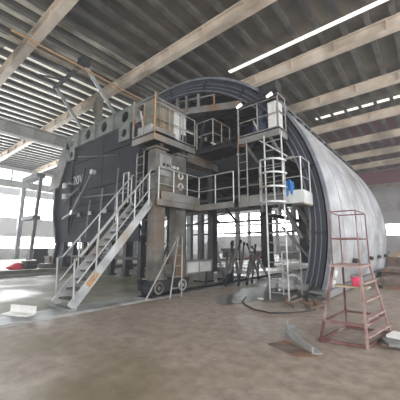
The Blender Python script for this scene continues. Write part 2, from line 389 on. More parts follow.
# rails (steel track)
for x, lab in ((-7.3,'steel crane rail in the trench beneath the gantry wheels'),(-17.65,'steel rail along the left side under the gantry posts')):
    z = -.0 if x > -10 else .22
    if x > -10: mb = MB().box(x-.06,x+.06,-6,40,-.4,-.02).box(x-.12,x+.12,-6,40,-.4,-.34)
    else: mb = MB().box(x-.1,x+.1,4,9.7,0,.03).box(x-.03,x+.03,4,9.7,.03,.14)
    tag(mb.build('track_rail','grey'),lab,'rail')
for i in range(5):
    a = -2.6+i*1.75
    if a < 6.0:
        tag(MB().box(-7.80,-6.96,a,min(a+1.73,6.0),.0,.03).build('trench_cover','cover'),'pale steel cover plate lying over the rail trench','cover plate','trench cover plates')

# ---------------------------------------------------------------- left wing
wing = thing('formwork_wing', (-17, 9.4, 0), 'dark formwork wing with holed top girder left of the gantry', 'formwork wing')
cells = [(-20.02,.42),(-17.75,.40),(-15.77,.40),(-13.52,.40)]
edges = [-20.9,-18.9,-16.75,-14.65,-12.4]
hp = MB()
for (cx, r), a, b in zip(cells, edges[:-1], edges[1:]):
    hp.ring_plate(cx, 9.22, 2*min(cx-a,b-cx), .95, r*.85, 9.3, 9.36)
    m0 = cx-min(cx-a,b-cx); m1 = cx+min(cx-a,b-cx)
    if m0-a > .02: hp.box(a,m0,9.3,9.36,8.745,9.695)
    if b-m1 > .02: hp.box(m1,b,9.3,9.36,8.745,9.695)
hp.build('holed_plate','plate',wing)
MB().box(-20.9,-12.4,9.28,10.0,9.69,9.76).box(-20.9,-12.4,9.28,9.95,8.68,8.745).build('girder_flange','plate',wing)
for x in edges[1:-1]: MB().box(x-.04,x+.04,9.2,9.3,8.7,9.7).build('web_stiffener','plate',wing)
MB().box(-20.9,-12.4,9.95,10.0,8.745,9.69).build('rear_web','dark',wing)
MB().ring_plate(-20.0,8.25,.95,.85,.25,9.3,9.36).build('hole_tab','plate',wing)
MB().ring_plate(-13.55,8.22,1.05,.95,.26,9.3,9.36).build('hole_tab','plate',wing)
MB().ring_plate(-11.75,9.05,1.15,1.2,.36,9.2,9.26).build('hole_tab','plate',wing)
MB().prism([(-20.5,9.5,8.68),(-16,9.5,8.68),(-16,9.5,1.9),(-21.4,9.5,1.9),(-22.2,9.5,4.2),(-22.3,9.5,6.0)],(0,.1,0)).build('wing_panel','darkp',wing)
MB().box(-15.96,-12.1,9.5,9.6,1.9,8.68).build('wing_panel','darkp',wing)
for a,b in (((-22.25,9.42,4.2),(-21.4,9.42,1.9)),((-22.2,9.42,6.0),(-22.2,9.42,4.2)),((-21.4,9.5,1.9),(-22.0,9.5,0))): MB().bar(a,b,.22,.3,(0,1,0)).build('edge_beam','dark',wing)
MB().box(-21.3,-20.6,9.55,9.85,0,1.9).build('post','dark',wing)
for z in (3.3,4.4,5.4,7.5): MB().box(-20.0,-12.1,9.4,9.5,z-.03,z+.03).build('panel_rib','darkp',wing)
for x in (-19.9,-12.2): MB().box(x-.05,x+.05,9.38,9.5,2.6,8.68).build('panel_post','darkp',wing)
MB().prism([(-21.0,9.3,9.7),(-20.2,9.3,8.7),(-21.6,9.3,6.1),(-23.4,9.3,6.0)],(0,.08,0)).build('end_flap','fascia',wing)
# legs
for x in (-19.6,-18.2,-16.4,-15.0,-13.6,-12.3):
    boxcol(x,x+.28,9.62,9.9,0,2.2,'dark','post',wing)
MB().box(-19.6,-12,9.6,9.8,.9,1.05).build('post_tie','dark',wing)
for (a,b,r_,m_) in (((-19.6,9.36,2.4),(-17.9,9.36,6.9),.05,'dark'),((-20.6,9.36,4.9),(-18.6,9.36,5.6),.06,'grey'),((-15.8,9.36,2.2),(-15.6,9.36,5.2),.05,'grey'),((-17.3,9.36,2.2),(-17.0,9.36,4.6),.05,'grey'),((-19.0,9.36,7.9),(-14.0,9.36,7.0),.04,'dark'),((-18.5,9.36,4.9),(-13.2,9.36,4.6),.05,'grey'),((-14.3,9.36,2.2),(-14.0,9.36,6.2),.04,'grey')):
    MB().tube([a,b],r_,8).build('panel_pipe',m_,wing)
for x_ in (-18.3,-16.9,-15.2,-13.9,-12.9): MB().box(x_-.18,x_+.18,9.3,9.4,3.6,3.85).build('panel_clamp','grey',wing)
# top poles leaning forward to a cross pipe
hoist = thing('lifting_frame', (-15.5, 8, 9.76), 'lifting frame of two leaning poles on the holed girder', 'lifting frame')
for a, b in (((-14.84,9.5,9.83),(-13.5,6.6,11.24)),((-18.8,9.5,9.83),(-17.1,6.7,11.3))):
    MB().tube([a,b],.11,8).build('pole','rail',hoist)
MB().tube([(-13.3,6.6,11.26),(-17.3,6.7,11.35)],.12,8).build('cross_pipe','dark',hoist)
MB().box(-13.75,-13.3,6.35,6.85,11.09,11.5).build('pulley_block','black',hoist)
MB().tube([(-14.9,6.65,11.25),(-15.7,6.3,11.9)],.06,8).build('brace_pipe','dark',hoist)
MB().tube([(-15.9,6.65,11.25),(-17.0,5.7,11.6)],.05,8).build('brace_pipe','dark',hoist)
tag(MB().tube([(-13.45,3.2,11.0),(-13.5,5.9,10.98),(-13.74,9.2,11.0),(-13.8,11.8,11.0)],.055,8).tube([(-13.7,3.2,10.9),(-14.0,11.8,10.86)],.025,6).build('gas_pipe','orange'),'orange pipe slung beneath the roof rafters above the holed girder','pipe')
tag(MB().box(-17.3,-16.9,9.45,9.8,9.76,11.9).box(-17.6,-17.2,9.45,9.55,10.6,11.6).build('hanger_plate','cab'),'tan hanger plate between the holed girder and the roof rafter','bracket')
# hydraulic cylinder and jack heads on the panel
hyd = thing('hydraulic_ram', (-17.6, 9.2, 3.8), 'pale hydraulic ram slanting across the dark wing panel', 'hydraulic ram')
a = V((-18.83,9.15,3.9)); b = V((-16.6,9.15,6.35)); m_ = a.lerp(b,.5)
MB().tube([a,m_],.12,12).build('ram_barrel','grey',hyd,True)
MB().tube([m_,b],.06,10).build('ram_rod','grey',hyd,True)
MB().cyl(b+V((0,-.1,0)),b+V((0,.2,0)),.16).build('ram_eye','white',hyd,True)
MB().cyl(a+V((0,-.12,0)),a+V((0,.2,0)),.16).build('ram_eye','rail',hyd,True)
MB().tube([a+V((0,0,.0)),a+V((-1.3,0,-.35))],.1,8).build('ram_link','rail',hyd)
for (x,z,dx) in ((-20.4,5.95,.55),(-20.3,5.15,.5)):
    t = thing('bracket_lamp',(x,9.4,z),('upper' if z>5.5 else 'lower')+' white capped lamp at the left edge of the dark wing panel','lamp')
    MB().tube([(x,9.27,z),(x+dx,9.27,z+.15),(x+.9,9.3,z+.05)],.08,8).build('arm','grey',t)
    MB().tube([(x-.05,9.28,z-.12),(x-.05,9.18,z+.22)],[.22,.15],12).build('lamp_head','white',t,True)
# chalk marks 20V
def text(name, s, loc, rot, size, m, parent=None, ext=.006):
    cu = bpy.data.curves.new(name,'FONT'); cu.body = s; cu.size = size; cu.extrude = ext
    o = bpy.data.objects.new(name, cu); COL.objects.link(o)
    dg = bpy.context.evaluated_depsgraph_get(); me = bpy.data.meshes.new_from_object(o.evaluated_get(dg))
    bpy.data.objects.remove(o); me.materials.clear(); me.materials.append(M[m])
    o = bpy.data.objects.new(name, me); COL.objects.link(o)
    Mx = Matrix.Translation(V(loc)) @ rot; p = parent; org = V((0,0,0))
    while p is not None: org += p.location; p = p.parent
    me.transform(Matrix.Translation(-org) @ Mx)
    o.parent = parent; return o
text('chalk_marking', '20V', (-19.7,9.44,5.95), Matrix.Rotation(math.radians(90),4,'X'), .9, 'cabw', wing)

# ---------------------------------------------------------------- walkways with guard rails
def guard(t, pts, z0, h, m, r=.022, posts=None, mid=(.5,), name='guard_rail'):
    """one guard rail run through pts (xy) with posts."""
    P = [V((x,y,z0+h)) for x, y in pts]
    mb = MB()
    for i in range(len(P)-1):
        mb.tube([P[i],P[i+1]],r,8)
    mb.build(name, m, t)
    for i in range(len(P)-1):
        for f in mid: MB().tube([P[i]-V((0,0,h*(1-f))),P[i+1]-V((0,0,h*(1-f)))],r*.85,8).build('mid_rail', m, t)
    done = set()
    for i in range(len(P)-1):
        L = (P[i+1]-P[i]).length; n = max(1, round(L/.75))
        for j in range(n+1):
            q = P[i].lerp(P[i+1], j/n); k = (round(q.x,2), round(q.y,2))
            if k in done: continue
            done.add(k)
            MB().tube([q-V((0,0,h)),q],r*1.1,8).build('guard_post', m, t)
def deck(t, x0,x1,y0,y1,z,th=.22,m='fascia',hole=None):
    mb = MB()
    if hole:
        a,b,c,d = hole
        mb.box(x0,x1,y0,c,z-.05,z).box(x0,x1,d,y1,z-.05,z).box(x0,a,c,d,z-.05,z).box(b,x1,c,d,z-.05,z)
    else: mb.box(x0,x1,y0,y1,z-.05,z)
    mb.build('deck_grating','dark',t)
    MB().box(x0,x1,y0,y0+.05,z-th,z+.04).build('fascia',m,t)
    MB().box(x1-.05,x1,y0+.05,y1,z-th,z+.04).build('fascia',m,t)
    MB().box(x0,x0+.05,y0+.05,y1,z-th,z+.04).build('fascia',m,t)
# control platform A
pa = thing('control_platform',(-7.5,7,5.17),'upper control platform with guard rails on top of the rusty column','platform')
deck(pa,-8.08,-6.88,5.9,8.0,5.42,.27)
guard(pa,[(-8.05,7.9),(-8.05,5.93),(-6.91,5.93)],5.42,1.2,'railg')
guard(pa,[(-6.91,5.95),(-6.91,8.0)],5.42,1.1,'railg')
MB().tube([(-6.90,5.93,5.2),(-6.90,5.93,6.85)],.026,8).build('corner_post','orange',pa)
MB().tube([(-8.07,5.93,5.2),(-8.07,5.93,6.9)],.03,8).build('corner_post','railg',pa)
MB().box(-7.0,-6.88,5.93,6.9,5.40,5.62).build('toe_board','fascia',pa)
for y in (6.3,7.4): MB().box(-7.95,-7.0,y,y+.15,5.02,5.15).build('support_beam','dark',pa)
# cabinet
cb = thing('control_cabinet',(-7.5,6.9,5.42),'large tan control cabinet with sloped top on the upper platform','cabinet')
MB().prism([(-7.95,6.3,5.425),(-7.05,6.3,5.425),(-7.05,6.3,6.72),(-7.3,6.3,6.95),(-7.95,6.3,6.95)],(0,1.35,0)).build('cabinet_body','cab',cb)
MB().prism([(-8.0,6.22,6.96),(-7.28,6.22,6.96),(-7.0,6.22,6.71),(-7.0,6.22,6.75),(-7.27,6.22,7.0),(-8.0,6.22,7.0)],(0,1.5,0)).build('cabinet_roof','grey',cb)
d_ = MB().box(-7.05,-7.02,6.95,7.25,5.5,6.6).build('cabinet_door','cabw',cb)
d_ = MB().box(-7.05,-7.02,7.3,7.6,5.5,6.6).build('cabinet_door','cabw',cb)
MB().box(-7.05,-7.02,6.35,6.9,5.5,6.65).build('cabinet_door','cab',cb)
MB().box(-7.85,-7.15,6.27,6.3,5.5,6.8).build('front_panel','cab',cb)
jb = MB().box(-7.92,-7.2,6.02,6.22,5.45,5.82).build('junction_box','rail'); tag(jb,'low pale junction box in front of the tan control cabinet','box')
tag(MB().box(-6.99,-6.93,7.3,7.5,5.5,5.75).build('switch_box','black'),'small black switch box at the foot of the cabinet door','box')
tag(MB().tube([(-7.9,6.1,6.5),(-7.7,6.1,5.85)],.04,8).build('cable_bundle','cabw'),'pale cable slanting down from the tan cabinet onto the junction box','cable')
# walkway B
pb = thing('upper_walkway',(-6.4,8.4,5.2),'narrow upper walkway right of the control platform','walkway')
deck(pb,-6.86,-5.3,8.05,9.2,5.3,.16,'dark')
guard(pb,[(-6.86,8.07),(-6.07,8.07),(-6.07,9.2)],5.3,1.1,'railg')
# platform C
pc = thing('operator_platform',(-4.5,9,5.3),'right operator platform with guard rail high under the arch','platform')
deck(pc,-5.25,-3.65,8.5,9.2,5.55,.28)
guard(pc,[(-5.22,8.53),(-3.68,8.53)],5.55,1.1,'railg',mid=(.5,))
guard(pc,[(-3.68,8.55),(-3.68,9.15)],5.55,1.25,'railg')
MB().tube([(-5.22,8.5,5.3),(-5.22,8.5,7.0)],.035,8).build('corner_post','railg',pc)
MB().tube([(-5.22,8.48,6.72),(-3.66,8.48,6.72)],.05,8).build('top_beam','dark',pc)
for x in (-5.0,-4.0): MB().bar((x,8.55,5.28),(x,9.5,4.8),.08,.08).build('knee_brace','railg',pc)
MB().tube([(-4.45,8.6,5.3),(-3.7,9.2,4.7)],.03,8).build('knee_brace','cabw',pc)
for x, lab in ((-5.08,'left one of two small white floodlights on the operator platform rail'),(-3.88,'right one of two small white floodlights on the operator platform rail')):
    t = thing('floodlight',(x,8.4,6.7),lab,'floodlight')
    MB().tube([(x-.1,8.36,6.66),(x+.1,8.36,6.72)],[.045,.06],12).build('lamp_head','lamp',t,True)
    MB().box(x-.03,x+.03,8.40,8.45,6.6,6.8).build('bracket','dark',t)
c2 = thing('electric_cabinet',(-3.87,8.95,5.55),'tall pale electric cabinet at the right end of the operator platform','cabinet')
MB().box(-4.1,-3.8,8.65,9.1,5.555,6.6).build('cabinet_body','cabw',c2)
MB().box(-4.07,-3.83,8.62,8.65,5.62,6.5).build('cabinet_door','white',c2)
MB().box(-3.78,-3.72,8.7,9.0,5.6,6.55).build('side_panel','cabw',c2)
c3 = thing('hydraulic_pump',(-4.4,8.9,5.55),'blue hydraulic pump unit on the operator platform','pump')
MB().box(-4.75,-4.25,8.75,9.1,5.555,5.95).build('tank','blue',c3)
MB().cyl((-4.5,8.9,5.95),(-4.5,8.9,6.4),.15).cyl((-4.5,8.9,6.4),(-4.5,8.9,6.46),.17).build('motor','blue',c3,True)
MB().tube([(-4.7,8.8,5.95),(-4.72,8.75,6.15),(-4.6,8.72,5.9),(-4.55,8.72,5.7)],.025,8).build('hose','cabw',c3)
# dark winch at shell rim
wn = thing('rim_winch',(-4.5,9.15,7.6),'dark winch motor on the shell rim above the operator platform','winch')
MB().box(-4.55,-3.95,8.9,9.25,6.95,7.5).build('winch_body','dark',wn)
MB().cyl((-4.25,8.85,7.2),(-3.75,8.85,7.2),.25).build('drum','black',wn,True)

# ladder C-D
def ladder(name, x0, x1, y, z0, z1, lab, m='railg', r=.025, step=.3):
    t = thing(name, ((x0+x1)/2, y, z0), lab, 'ladder')
    for x in (x0, x1): MB().tube([(x,y,z0),(x,y,z1)],r,8).build('stile',m,t)
    z = z0+step*.7
    while z < z1-.05: MB().tube([(x0,y,z),(x1,y,z)],r*.6,6).build('rung',m,t); z += step
    return t
ladder('fixed_ladder',-5.2,-4.85,8.42,3.15,5.3,'straight fixed ladder left of the caged one, up to the operator platform')
ladder('fixed_ladder',-8.2,-7.8,6.25,3.125,5.0,'fixed ladder from the stair landing up to the control platform')
# middle walkway M + D
pm_ = thing('middle_walkway',(-7,7.5,3.0),'middle walkway at the stair head, turning right across the arch','walkway')
zM = 3.12
MB().box(-8.6,-8.2,5.75,6.13,zM-.05,zM).box(-8.6,-7.68,6.13,9.1,zM-.05,zM).box(-6.95,-6.9,6.13,8.2,zM-.05,zM).box(-7.68,-6.9,8.15,9.1,zM-.05,zM).box(-6.9,-5.3,8.25,9.1,zM-.05,zM).box(-7.68,-6.97,6.75,7.0,zM-.05,zM).build('deck_grating','dark',pm_)
MB().box(-6.9,-6.85,6.1,8.25,zM-.17,zM+.03).build('fascia','fascia',pm_)
MB().box(-6.86,-6.83,6.25,8.2,zM+.02,zM+.32).build('toe_board','fascia',pm_)
MB().box(-6.85,-5.3,8.2,8.25,zM-.17,zM+.05).build('fascia','fascia',pm_)
MB().box(-8.6,-8.55,5.75,9.1,zM-.17,zM+.03).build('fascia','fascia',pm_)
guard(pm_,[(-6.87,6.15),(-6.87,8.22),(-5.3,8.22)],zM,1.12,'rail',r=.02)
guard(pm_,[(-8.25,5.95),(-8.55,5.95),(-8.55,9.0)],zM,1.12,'rail',r=.02)
for x in (-6.6,-5.8): MB().bar((x,8.4,zM-.1),(x,9.2,zM-.6),.06,.06).build('knee_brace','dark',pm_)
pd = thing('lower_platform',(-4.2,9,3.0),'lower right platform with basket rail behind the caged ladder','platform')
MB().box(-5.2,-3.05,8.5,9.22,zM-.05,zM).build('deck_grating','dark',pd)
MB().box(-5.25,-3.0,8.45,8.5,zM-.15,zM+.22).build('fascia','fascia',pd)
MB().box(-3.55,-3.0,8.41,8.45,zM-.2,zM+.2).build('toe_board','cabw',pd)
MB().box(-3.0,-2.95,8.45,9.24,zM-.2,zM+.2).build('toe_board','cabw',pd)
MB().box(-3.35,-2.97,8.5,9.22,zM-.24,zM-.2).build('bottom_plate','orange' if 0 else 'fascia',pd)
guard(pd,[(-5.22,8.47),(-3.6,8.47)],zM,1.15,'railg',r=.02)
guard(pd,[(-3.55,8.45),(-3.0,8.45),(-3.0,9.22)],zM,1.25,'rail',r=.022)
# caged ladder
cl = ladder('caged_ladder',-4.12,-3.52,8.32,.02,5.28,'pale caged ladder in the middle of the arch opening','rail',.028)
for z in (2.95,3.42,3.86,4.28):
    c0 = V((-3.82,8.32,z))
    pts = [c0+V((.43*math.cos(t),-.55*math.sin(t),0)) for t in [math.pi*i/12 for i in range(13)]]
    mb = MB()
    for i in range(12): mb.bar(pts[i],pts[i+1],.055,.02,(pts[i]-c0).normalized())
    mb.build('cage_hoop','rail',cl)
for i in (1,4,8,11):
    t_ = math.pi*i/12; p = V((-3.82+.43*math.cos(t_),8.32-.55*math.sin(t_),0))
    MB().bar(p+V((0,0,2.9)),p+V((0,0,4.32)),.04,.02,(0,1,0)).build('cage_strap','rail',cl)
# long hanging poles at the cage
for x,y,z0,z1,lab in ((-4.4,8.3,2.4,5.2,'thin grey pole hanging left of the caged ladder'),(-3.15,8.35,3.4,5.0,'thin grey pole between the caged ladder and the basket')):
    pass
# blue cloth
cm = MB(); n=8
for i in range(n+1):
    for j in range(5):
        cm.v.append(V((-3.55+.34*i/n, 8.36+.05*math.sin(i*1.9)+.02*j, 3.62-.11*j-.05*math.sin(i))))
for i in range(n):
    for j in range(4):
        a=i*5+j; cm.f.append((a,a+1,a+6,a+5))
o=cm.build('blue_cloth','bluec'); o.modifiers.new('s','SOLIDIFY').thickness=.02; tag(o,'bright blue cloth hung beside the caged ladder on the basket rail','cloth')

# ---------------------------------------------------------------- staircase
st = thing('steel_staircase',(-7.65,5,0),'steel staircase with pipe handrails climbing from the floor to the walkway','staircase')
sA, sB = V((0,3.7,.08)), V((0,6.12,3.05))
for x in (-8.1,-7.18): MB().bar((x,3.62,.1),(x,6.1,3.08),.05,.24,(0,-.77,.63)).build('stringer','strin',st)
o_ = MB().box(-7.145,-7.14,4.05,4.35,.55,.75)
MB().bar((-7.15,4.02,.6),(-7.15,4.28,.91),.012,.16,(0,-.77,.63)).build('orange_patch','orange',st)
N=13
for i in range(N):
    p = sA.lerp(sB,(i+.7)/N); MB().box(-8.07,-7.21,p.y-.12,p.y+.12,p.z-.02,p.z+.02).build('stair_tread','tread',st)
for x in (-8.12,-7.15):
    lo_ = V((x,3.72,1.18)); hi_ = V((x,6.03,4.12))
    MB().tube([V((x,3.66,.3)),V((x,3.62,1.3)),lo_+V((0,.05,.16)),hi_,hi_+V((0,.03,.02))],.026,8).build('handrail','rail',st)
    MB().tube([lo_-V((0,0,.5)),hi_-V((0,0,.6))],.02,8).build('mid_rail','rail',st)
    for f in (.22,.48,.74,.98):
        p = lo_.lerp(hi_,f); MB().tube([p-V((0,0,1.12)),p+V((0,0,.02))],.022,8).build('baluster','rail',st)
MB().box(-8.2,-7.1,3.5,3.75,.032,.08).build('foot_plate','grey',st)

# leaning steps by the wheel
lt = thing('leaning_ladder',(-6.85,6.5,0),'thin splayed stepladder leaning against the wheel bogie','ladder')
for a,b in (((-6.62,6.5,0),(-6.9,7.15,1.95)),((-6.55,6.95,0),(-6.86,7.3,1.95)),((-6.85,5.7,0),(-6.9,7.1,1.9)),):
    MB().tube([a,b],.025,8).build('stile','railg',lt)
for f in (.15,.33,.5,.67,.84):
    a=V((-6.62,6.5,0)).lerp(V((-6.9,7.15,1.95)),f); b=V((-6.55,6.95,0)).lerp(V((-6.86,7.3,1.95)),f); MB().tube([a,b],.018,6).build('rung','railg',lt)
# jacks right
def jack(a,b,lab,group=None,name='screw_jack',r=.07):
    a,b=V(a),V(b); t=thing(name,(a.x,a.y,min(a.z,b.z)),lab,'jack',group)
    MB().tube([a.lerp(b,.25),a.lerp(b,.75)],r,10).build('sleeve','grey',t,True)
    MB().tube([a,b],r*.5,8).build('screw_rod','rim',t,True)
    for p,q in ((a,b),(b,a)): MB().bar(p,p.lerp(q,.06),r*1.4,r*1.4).build('clevis','dark',t)
for y in (10.9,12.6,14.4,16.4,18.6):
    jack((-5.44,y,4.7),(-3.45,y,1.0),'slanted screw jack between gantry deck and lower shell','screw jacks along the right side of the shell',r=.10)
    jack((-5.38,y+.3,3.0),(-3.35,y+.3,.6),'short low screw jack bracing the foot of the shell','low screw jacks at the shell foot',r=.055)
hg = thing('jack_hanger',(-5.5,14,3),'dark hanger frame under the gantry deck carrying the screw jacks','frame')
for y in (10.9,12.6,14.4,16.4,18.6): MB().box(-5.62,-5.5,y-.08,y+.08,2.9,4.745).build('hanger','grey',hg)
MB().box(-5.62,-5.5,10.8,18.9,2.9,3.05).build('hanger_rail','dark',hg)
# pile of leaning spindle jacks near third column
sp=[((-6.9,9.9,0),(-7.0,11.4,1.9)),((-6.5,10.3,0),(-6.95,11.6,1.8)),((-7.9,9.9,0),(-7.6,9.8,2.3)),((-6.4,10.8,0),(-6.9,12.6,1.7)),((-7.7,11.6,0),(-7.0,10.6,1.8)),((-6.6,11.6,0),(-7.1,12.9,1.5))]
rq=random.Random(9)
for i in range(9):
    x=-7.9+rq.uniform(0,1.5); y=10.2+rq.uniform(0,3.5); sp.append(((x,y,0),(x+rq.uniform(-.9,.9),y+rq.uniform(-1,1),rq.uniform(1.1,2.2))))
for i,(a,b) in enumerate(sp):
    jack(a,b,'spindle jack leaning in the tangle behind the gantry column','leaning spindle jacks behind the column',r=.065)
for i,(x,y,w) in enumerate(((-8.6,10.6,.7),(-8.3,12.0,.6))):
    t=thing('parts_crate',(x,y,0),('grey steel crate behind the gantry sill beam','second grey steel crate behind the leaning jacks')[i],'crate')
    MB().box(x-w/2,x+w/2,y-w/2,y+w/2,.08,.6).build('crate_body','grey',t); MB().box(x-w/2,x-w/2+.1,y-w/2,y+w/2,0,.08).build('skid','dark',t); MB().box(x+w/2-.1,x+w/2,y-w/2,y+w/2,0,.08).build('skid','dark',t)
stn = thing('prop_stand',(-8.37,13.45,0),'thin prop stand alone on the pale floor inside the arch','stand')
MB().tube([(-8.37,13.45,.03),(-8.37,13.45,1.9)],.03,8).build('pole','dark',stn); MB().box(-8.6,-8.14,13.25,13.65,0,.04).build('base_plate','dark',stn)
# small frame and bag
fr = thing('pipe_trestle',(-3.85,9.8,0),'tall narrow pipe trestle standing beside the shell rim','trestle')
for x,y in ((-4.15,9.4),(-3.7,9.9)):
    MB().tube([(x,y,0),(x,y,1.45)],.025,8).build('post','rail',fr)
MB().tube([(-4.15,9.4,1.43),(-3.7,9.9,1.43)],.025,8).build('top_bar','rail',fr); MB().tube([(-4.4,9.1,.75),(-3.5,10.1,.78)],.02,8).build('cross_bar','railg',fr)
def lump(name,x,y,sx,sy,sz,m,lab,cat,z=0,seed=0):
    rnd=random.Random(seed); bm=bmesh.new(); bmesh.ops.create_icosphere(bm,subdivisions=3,radius=1)
    ph=[rnd.uniform(0,6) for _ in range(6)]
    for v in bm.verts:
        k=1+.12*math.sin(4*v.co.x+ph[0])+.1*math.sin(5*v.co.y+ph[1])+.1*math.sin(6*v.co.z+ph[2]); v.co=V((v.co.x*sx*k,v.co.y*sy*k,max(0,(v.co.z*.6+.5))*sz*k))
    me=bpy.data.meshes.new(name); bm.to_mesh(me); bm.free(); me.materials.append(M[m])
    for p in me.polygons: p.use_smooth=True
    o=bpy.data.objects.new(name,me); COL.objects.link(o); o.location=(x,y,z); return tag(o,lab,cat)
lump('cement_sack',-4.5,10.6,.42,.35,.42,'bag','white sack slumped on the floor at the shell foot','sack',seed=1)
lump('cement_sack',-3.95,10.75,.3,.3,.3,'bag','smaller white sack right of the slumped one at the shell foot','sack',seed=2)
bk=thing('paint_bucket',(-5.2,10.9,0),'pale blue bucket on the wet floor left of the white sacks','bucket')
MB().tube([(-5.2,10.9,0),(-5.2,10.9,.3)],[.15,.19],14).build('bucket_body','cabw',bk,True); MB().tube([V((-5.2+.19*math.cos(i*math.pi/8),10.9,.3+.1*math.sin(i*math.pi/8))) for i in range(9)],.01,6).build('handle','dark',bk)
# scraps at the shell foot
rs=random.Random(3)
for i in range(10):
    x=-2.9+rs.uniform(-.7,.5); y=8.5+rs.uniform(-.8,.3); a=rs.uniform(0,3.14); L=rs.uniform(.25,.6); z=.03
    d=V((math.cos(a)*L/2,math.sin(a)*L/2,0))
    tag(MB().bar(V((x,y,z))-d,V((x,y,z+rs.uniform(0,.12)))+d,rs.uniform(.05,.14),.05).build('steel_offcut','scrap'),'rusty steel offcut in the scrap strewn at the foot of the shell rim','offcut','steel offcuts at the shell foot')
lump('rag_heap',-3.0,8.9,.22,.18,.2,'dark','dark rag heap among the offcuts at the shell rim','rags',seed=5)

# ---------------------------------------------------------------- red tower
rt = thing('red_work_tower',(-1.3,5.7,0),'dull red steel work tower with caged top and ladder, at right foreground','work tower')
zt=1.27
A=V((-1.4,5.2,zt));B=V((-1.42,5.92,zt));Cc=V((-1.0,5.24,zt));D=V((-.98,5.95,zt))
fA=V((-1.72,5.3,0));fB=V((-1.58,6.5,0));fC=V((-1.03,5.42,0));fD=V((-.84,6.55,0))
MB().prism([A+V((-.06,-.04,0)),Cc+V((.03,-.04,0)),D+V((.03,.04,0)),B+V((-.06,.04,0))],(0,0,.03)).build('deck_plate','redt',rt)
for p,q,m in ((A,fA,'red'),(B,fB,'red')): MB().bar(p,q,.036,.036).build('leg',m,rt)
for p,q in ((Cc,fC),(D,fD)): MB().bar(p,q,.03,.07,(0,1,0)).build('ladder_stile','redt',rt)
for f in (.2,.42,.64,.86):
    MB().bar(Cc.lerp(fC,f),D.lerp(fD,f),.09,.025,(0,0,1)).build('ladder_step','redt',rt)
for p in (A,B,Cc,D): MB().tube([p,p+V((0,0,.93))],.011,8).build('guard_post','red',rt)
for h in (.93,.47):
    u_=V((0,0,h)); MB().tube([A+u_,Cc+u_,D+u_,B+u_],.011,8,True).build('guard_rail','red',rt)
for f in (.72,):
    g_=[A.lerp(fA,f),B.lerp(fB,f),D.lerp(fD,f),Cc.lerp(fC,f)]
    for i in range(4): MB().bar(g_[i],g_[(i+1)%4],.035,.035).build('base_rail','red',rt)
g_=[fA,fB,fD,fC]
for i in range(4): MB().bar(g_[i]+V((0,0,.03)),g_[(i+1)%4]+V((0,0,.03)),.04,.04).build('ground_rail','red',rt)
g0=A.lerp(fA,.28); g1=Cc.lerp(fC,.28)
sh=MB().prism([V((-1.52,5.55,.9)),V((-.98,5.55,.9)),V((-.97,5.8,.9)),V((-1.52,5.8,.9))],(0,0,.03)).build('shelf_board','wood',rt)
pk=thing('pink_bucket',(-1.17,5.66,.93),'bright pink bucket on the shelf of the red work tower','bucket')
MB().tube([(-1.17,5.66,.93),(-1.17,5.66,1.08)],[.06,.075],14).build('bucket_body','pink',pk,True)
MB().tube([V((-1.17+.075*math.cos(i*math.pi/8),5.66,1.08+.04*math.sin(i*math.pi/8))) for i in range(9)],.005,6).build('handle','dark',pk)
# ---------------------------------------------------------------- floor bits
tag(MB().tube([V(p) for p in ((-4.9,8.2,.02),(-4.6,7.5,.02),(-4.25,7.1,.02),(-3.8,6.75,.02),(-3.3,6.65,.02),(-2.9,7.0,.02),(-2.6,7.6,.02))],.018,8).build('rubber_hose','rubber'),'thin black hose curling over the middle of the floor','hose')
tag(MB().box(-4.5,-4.32,8.2,8.3,.0,.03).build('paper_scrap','white'),'tiny white paper scrap on the dark wet floor','paper')
rp=random.Random(5); pud=[]
for i in range(28):
    t_=2*math.pi*i/28; k_=1+.22*math.sin(3*t_+1)+.14*math.sin(7*t_)
    pud.append(V((-4.75+1.25*k_*math.cos(t_), 9.1+1.9*k_*math.sin(t_), 0)))
tag(MB().prism(pud,(0,0,.004)).build('puddle','puddle'),'dark wet patch on the floor around the foot of the caged ladder','puddle')
# curved steel strip
pts=[V((-2.55,5.9,0)),V((-2.4,5.5,0)),V((-2.15,5.15,0)),V((-1.85,4.85,0)),V((-1.62,4.62,0))]
cs=MB()
for a,b in zip(pts[:-1],pts[1:]): cs.bar(a+V((0,0,.05)),b+V((0,0,.05)),.03,.1).bar(a+V((.06,.03,.015)),b+V((.06,.03,.015)),.16,.02)
tag(cs.build('curved_angle_strip','strin'),'bent pale steel angle strip lying on the foreground floor','steel strip')
tag(MB().prism([(-2.35,4.6,.0),(-1.75,4.35,.0),(-1.5,4.55,.0),(-2.2,4.95,.0)],(0,0,.012)).build('dark_sheet','scrap'),'dark flat sheet lying inside the bent strip on the floor','sheet')
# white block left
wb=thing('white_steel_angle',(-7.9,2.7,.03),'short white painted steel angle on the floor near the stair foot','steel angle')
MB().bar((-8.15,2.62,.14),(-7.45,2.92,.14),.03,.16).build('upright_flange','white',wb); MB().bar((-8.1,2.5,.045),(-7.4,2.8,.045),.24,.03).build('flat_flange','white',wb)
# stacked plates bottom right
for i,(x,y,z,a) in enumerate(((-.55,5.9,.0,.1),(-.5,5.85,.05,.4),(-.45,6.0,.1,-.2))):
    d=V((math.cos(a)*.35,math.sin(a)*.35,0)); tag(MB().bar(V((x,y,z+.025))-d,V((x,y,z+.025))+d,.35,.04).build('steel_plate',('scrap','grey','white')[i]),('rusty bottom plate of the small stack at the right edge','grey middle plate of the small stack at the right edge','white top plate of the small stack at the right edge')[i],'plate')
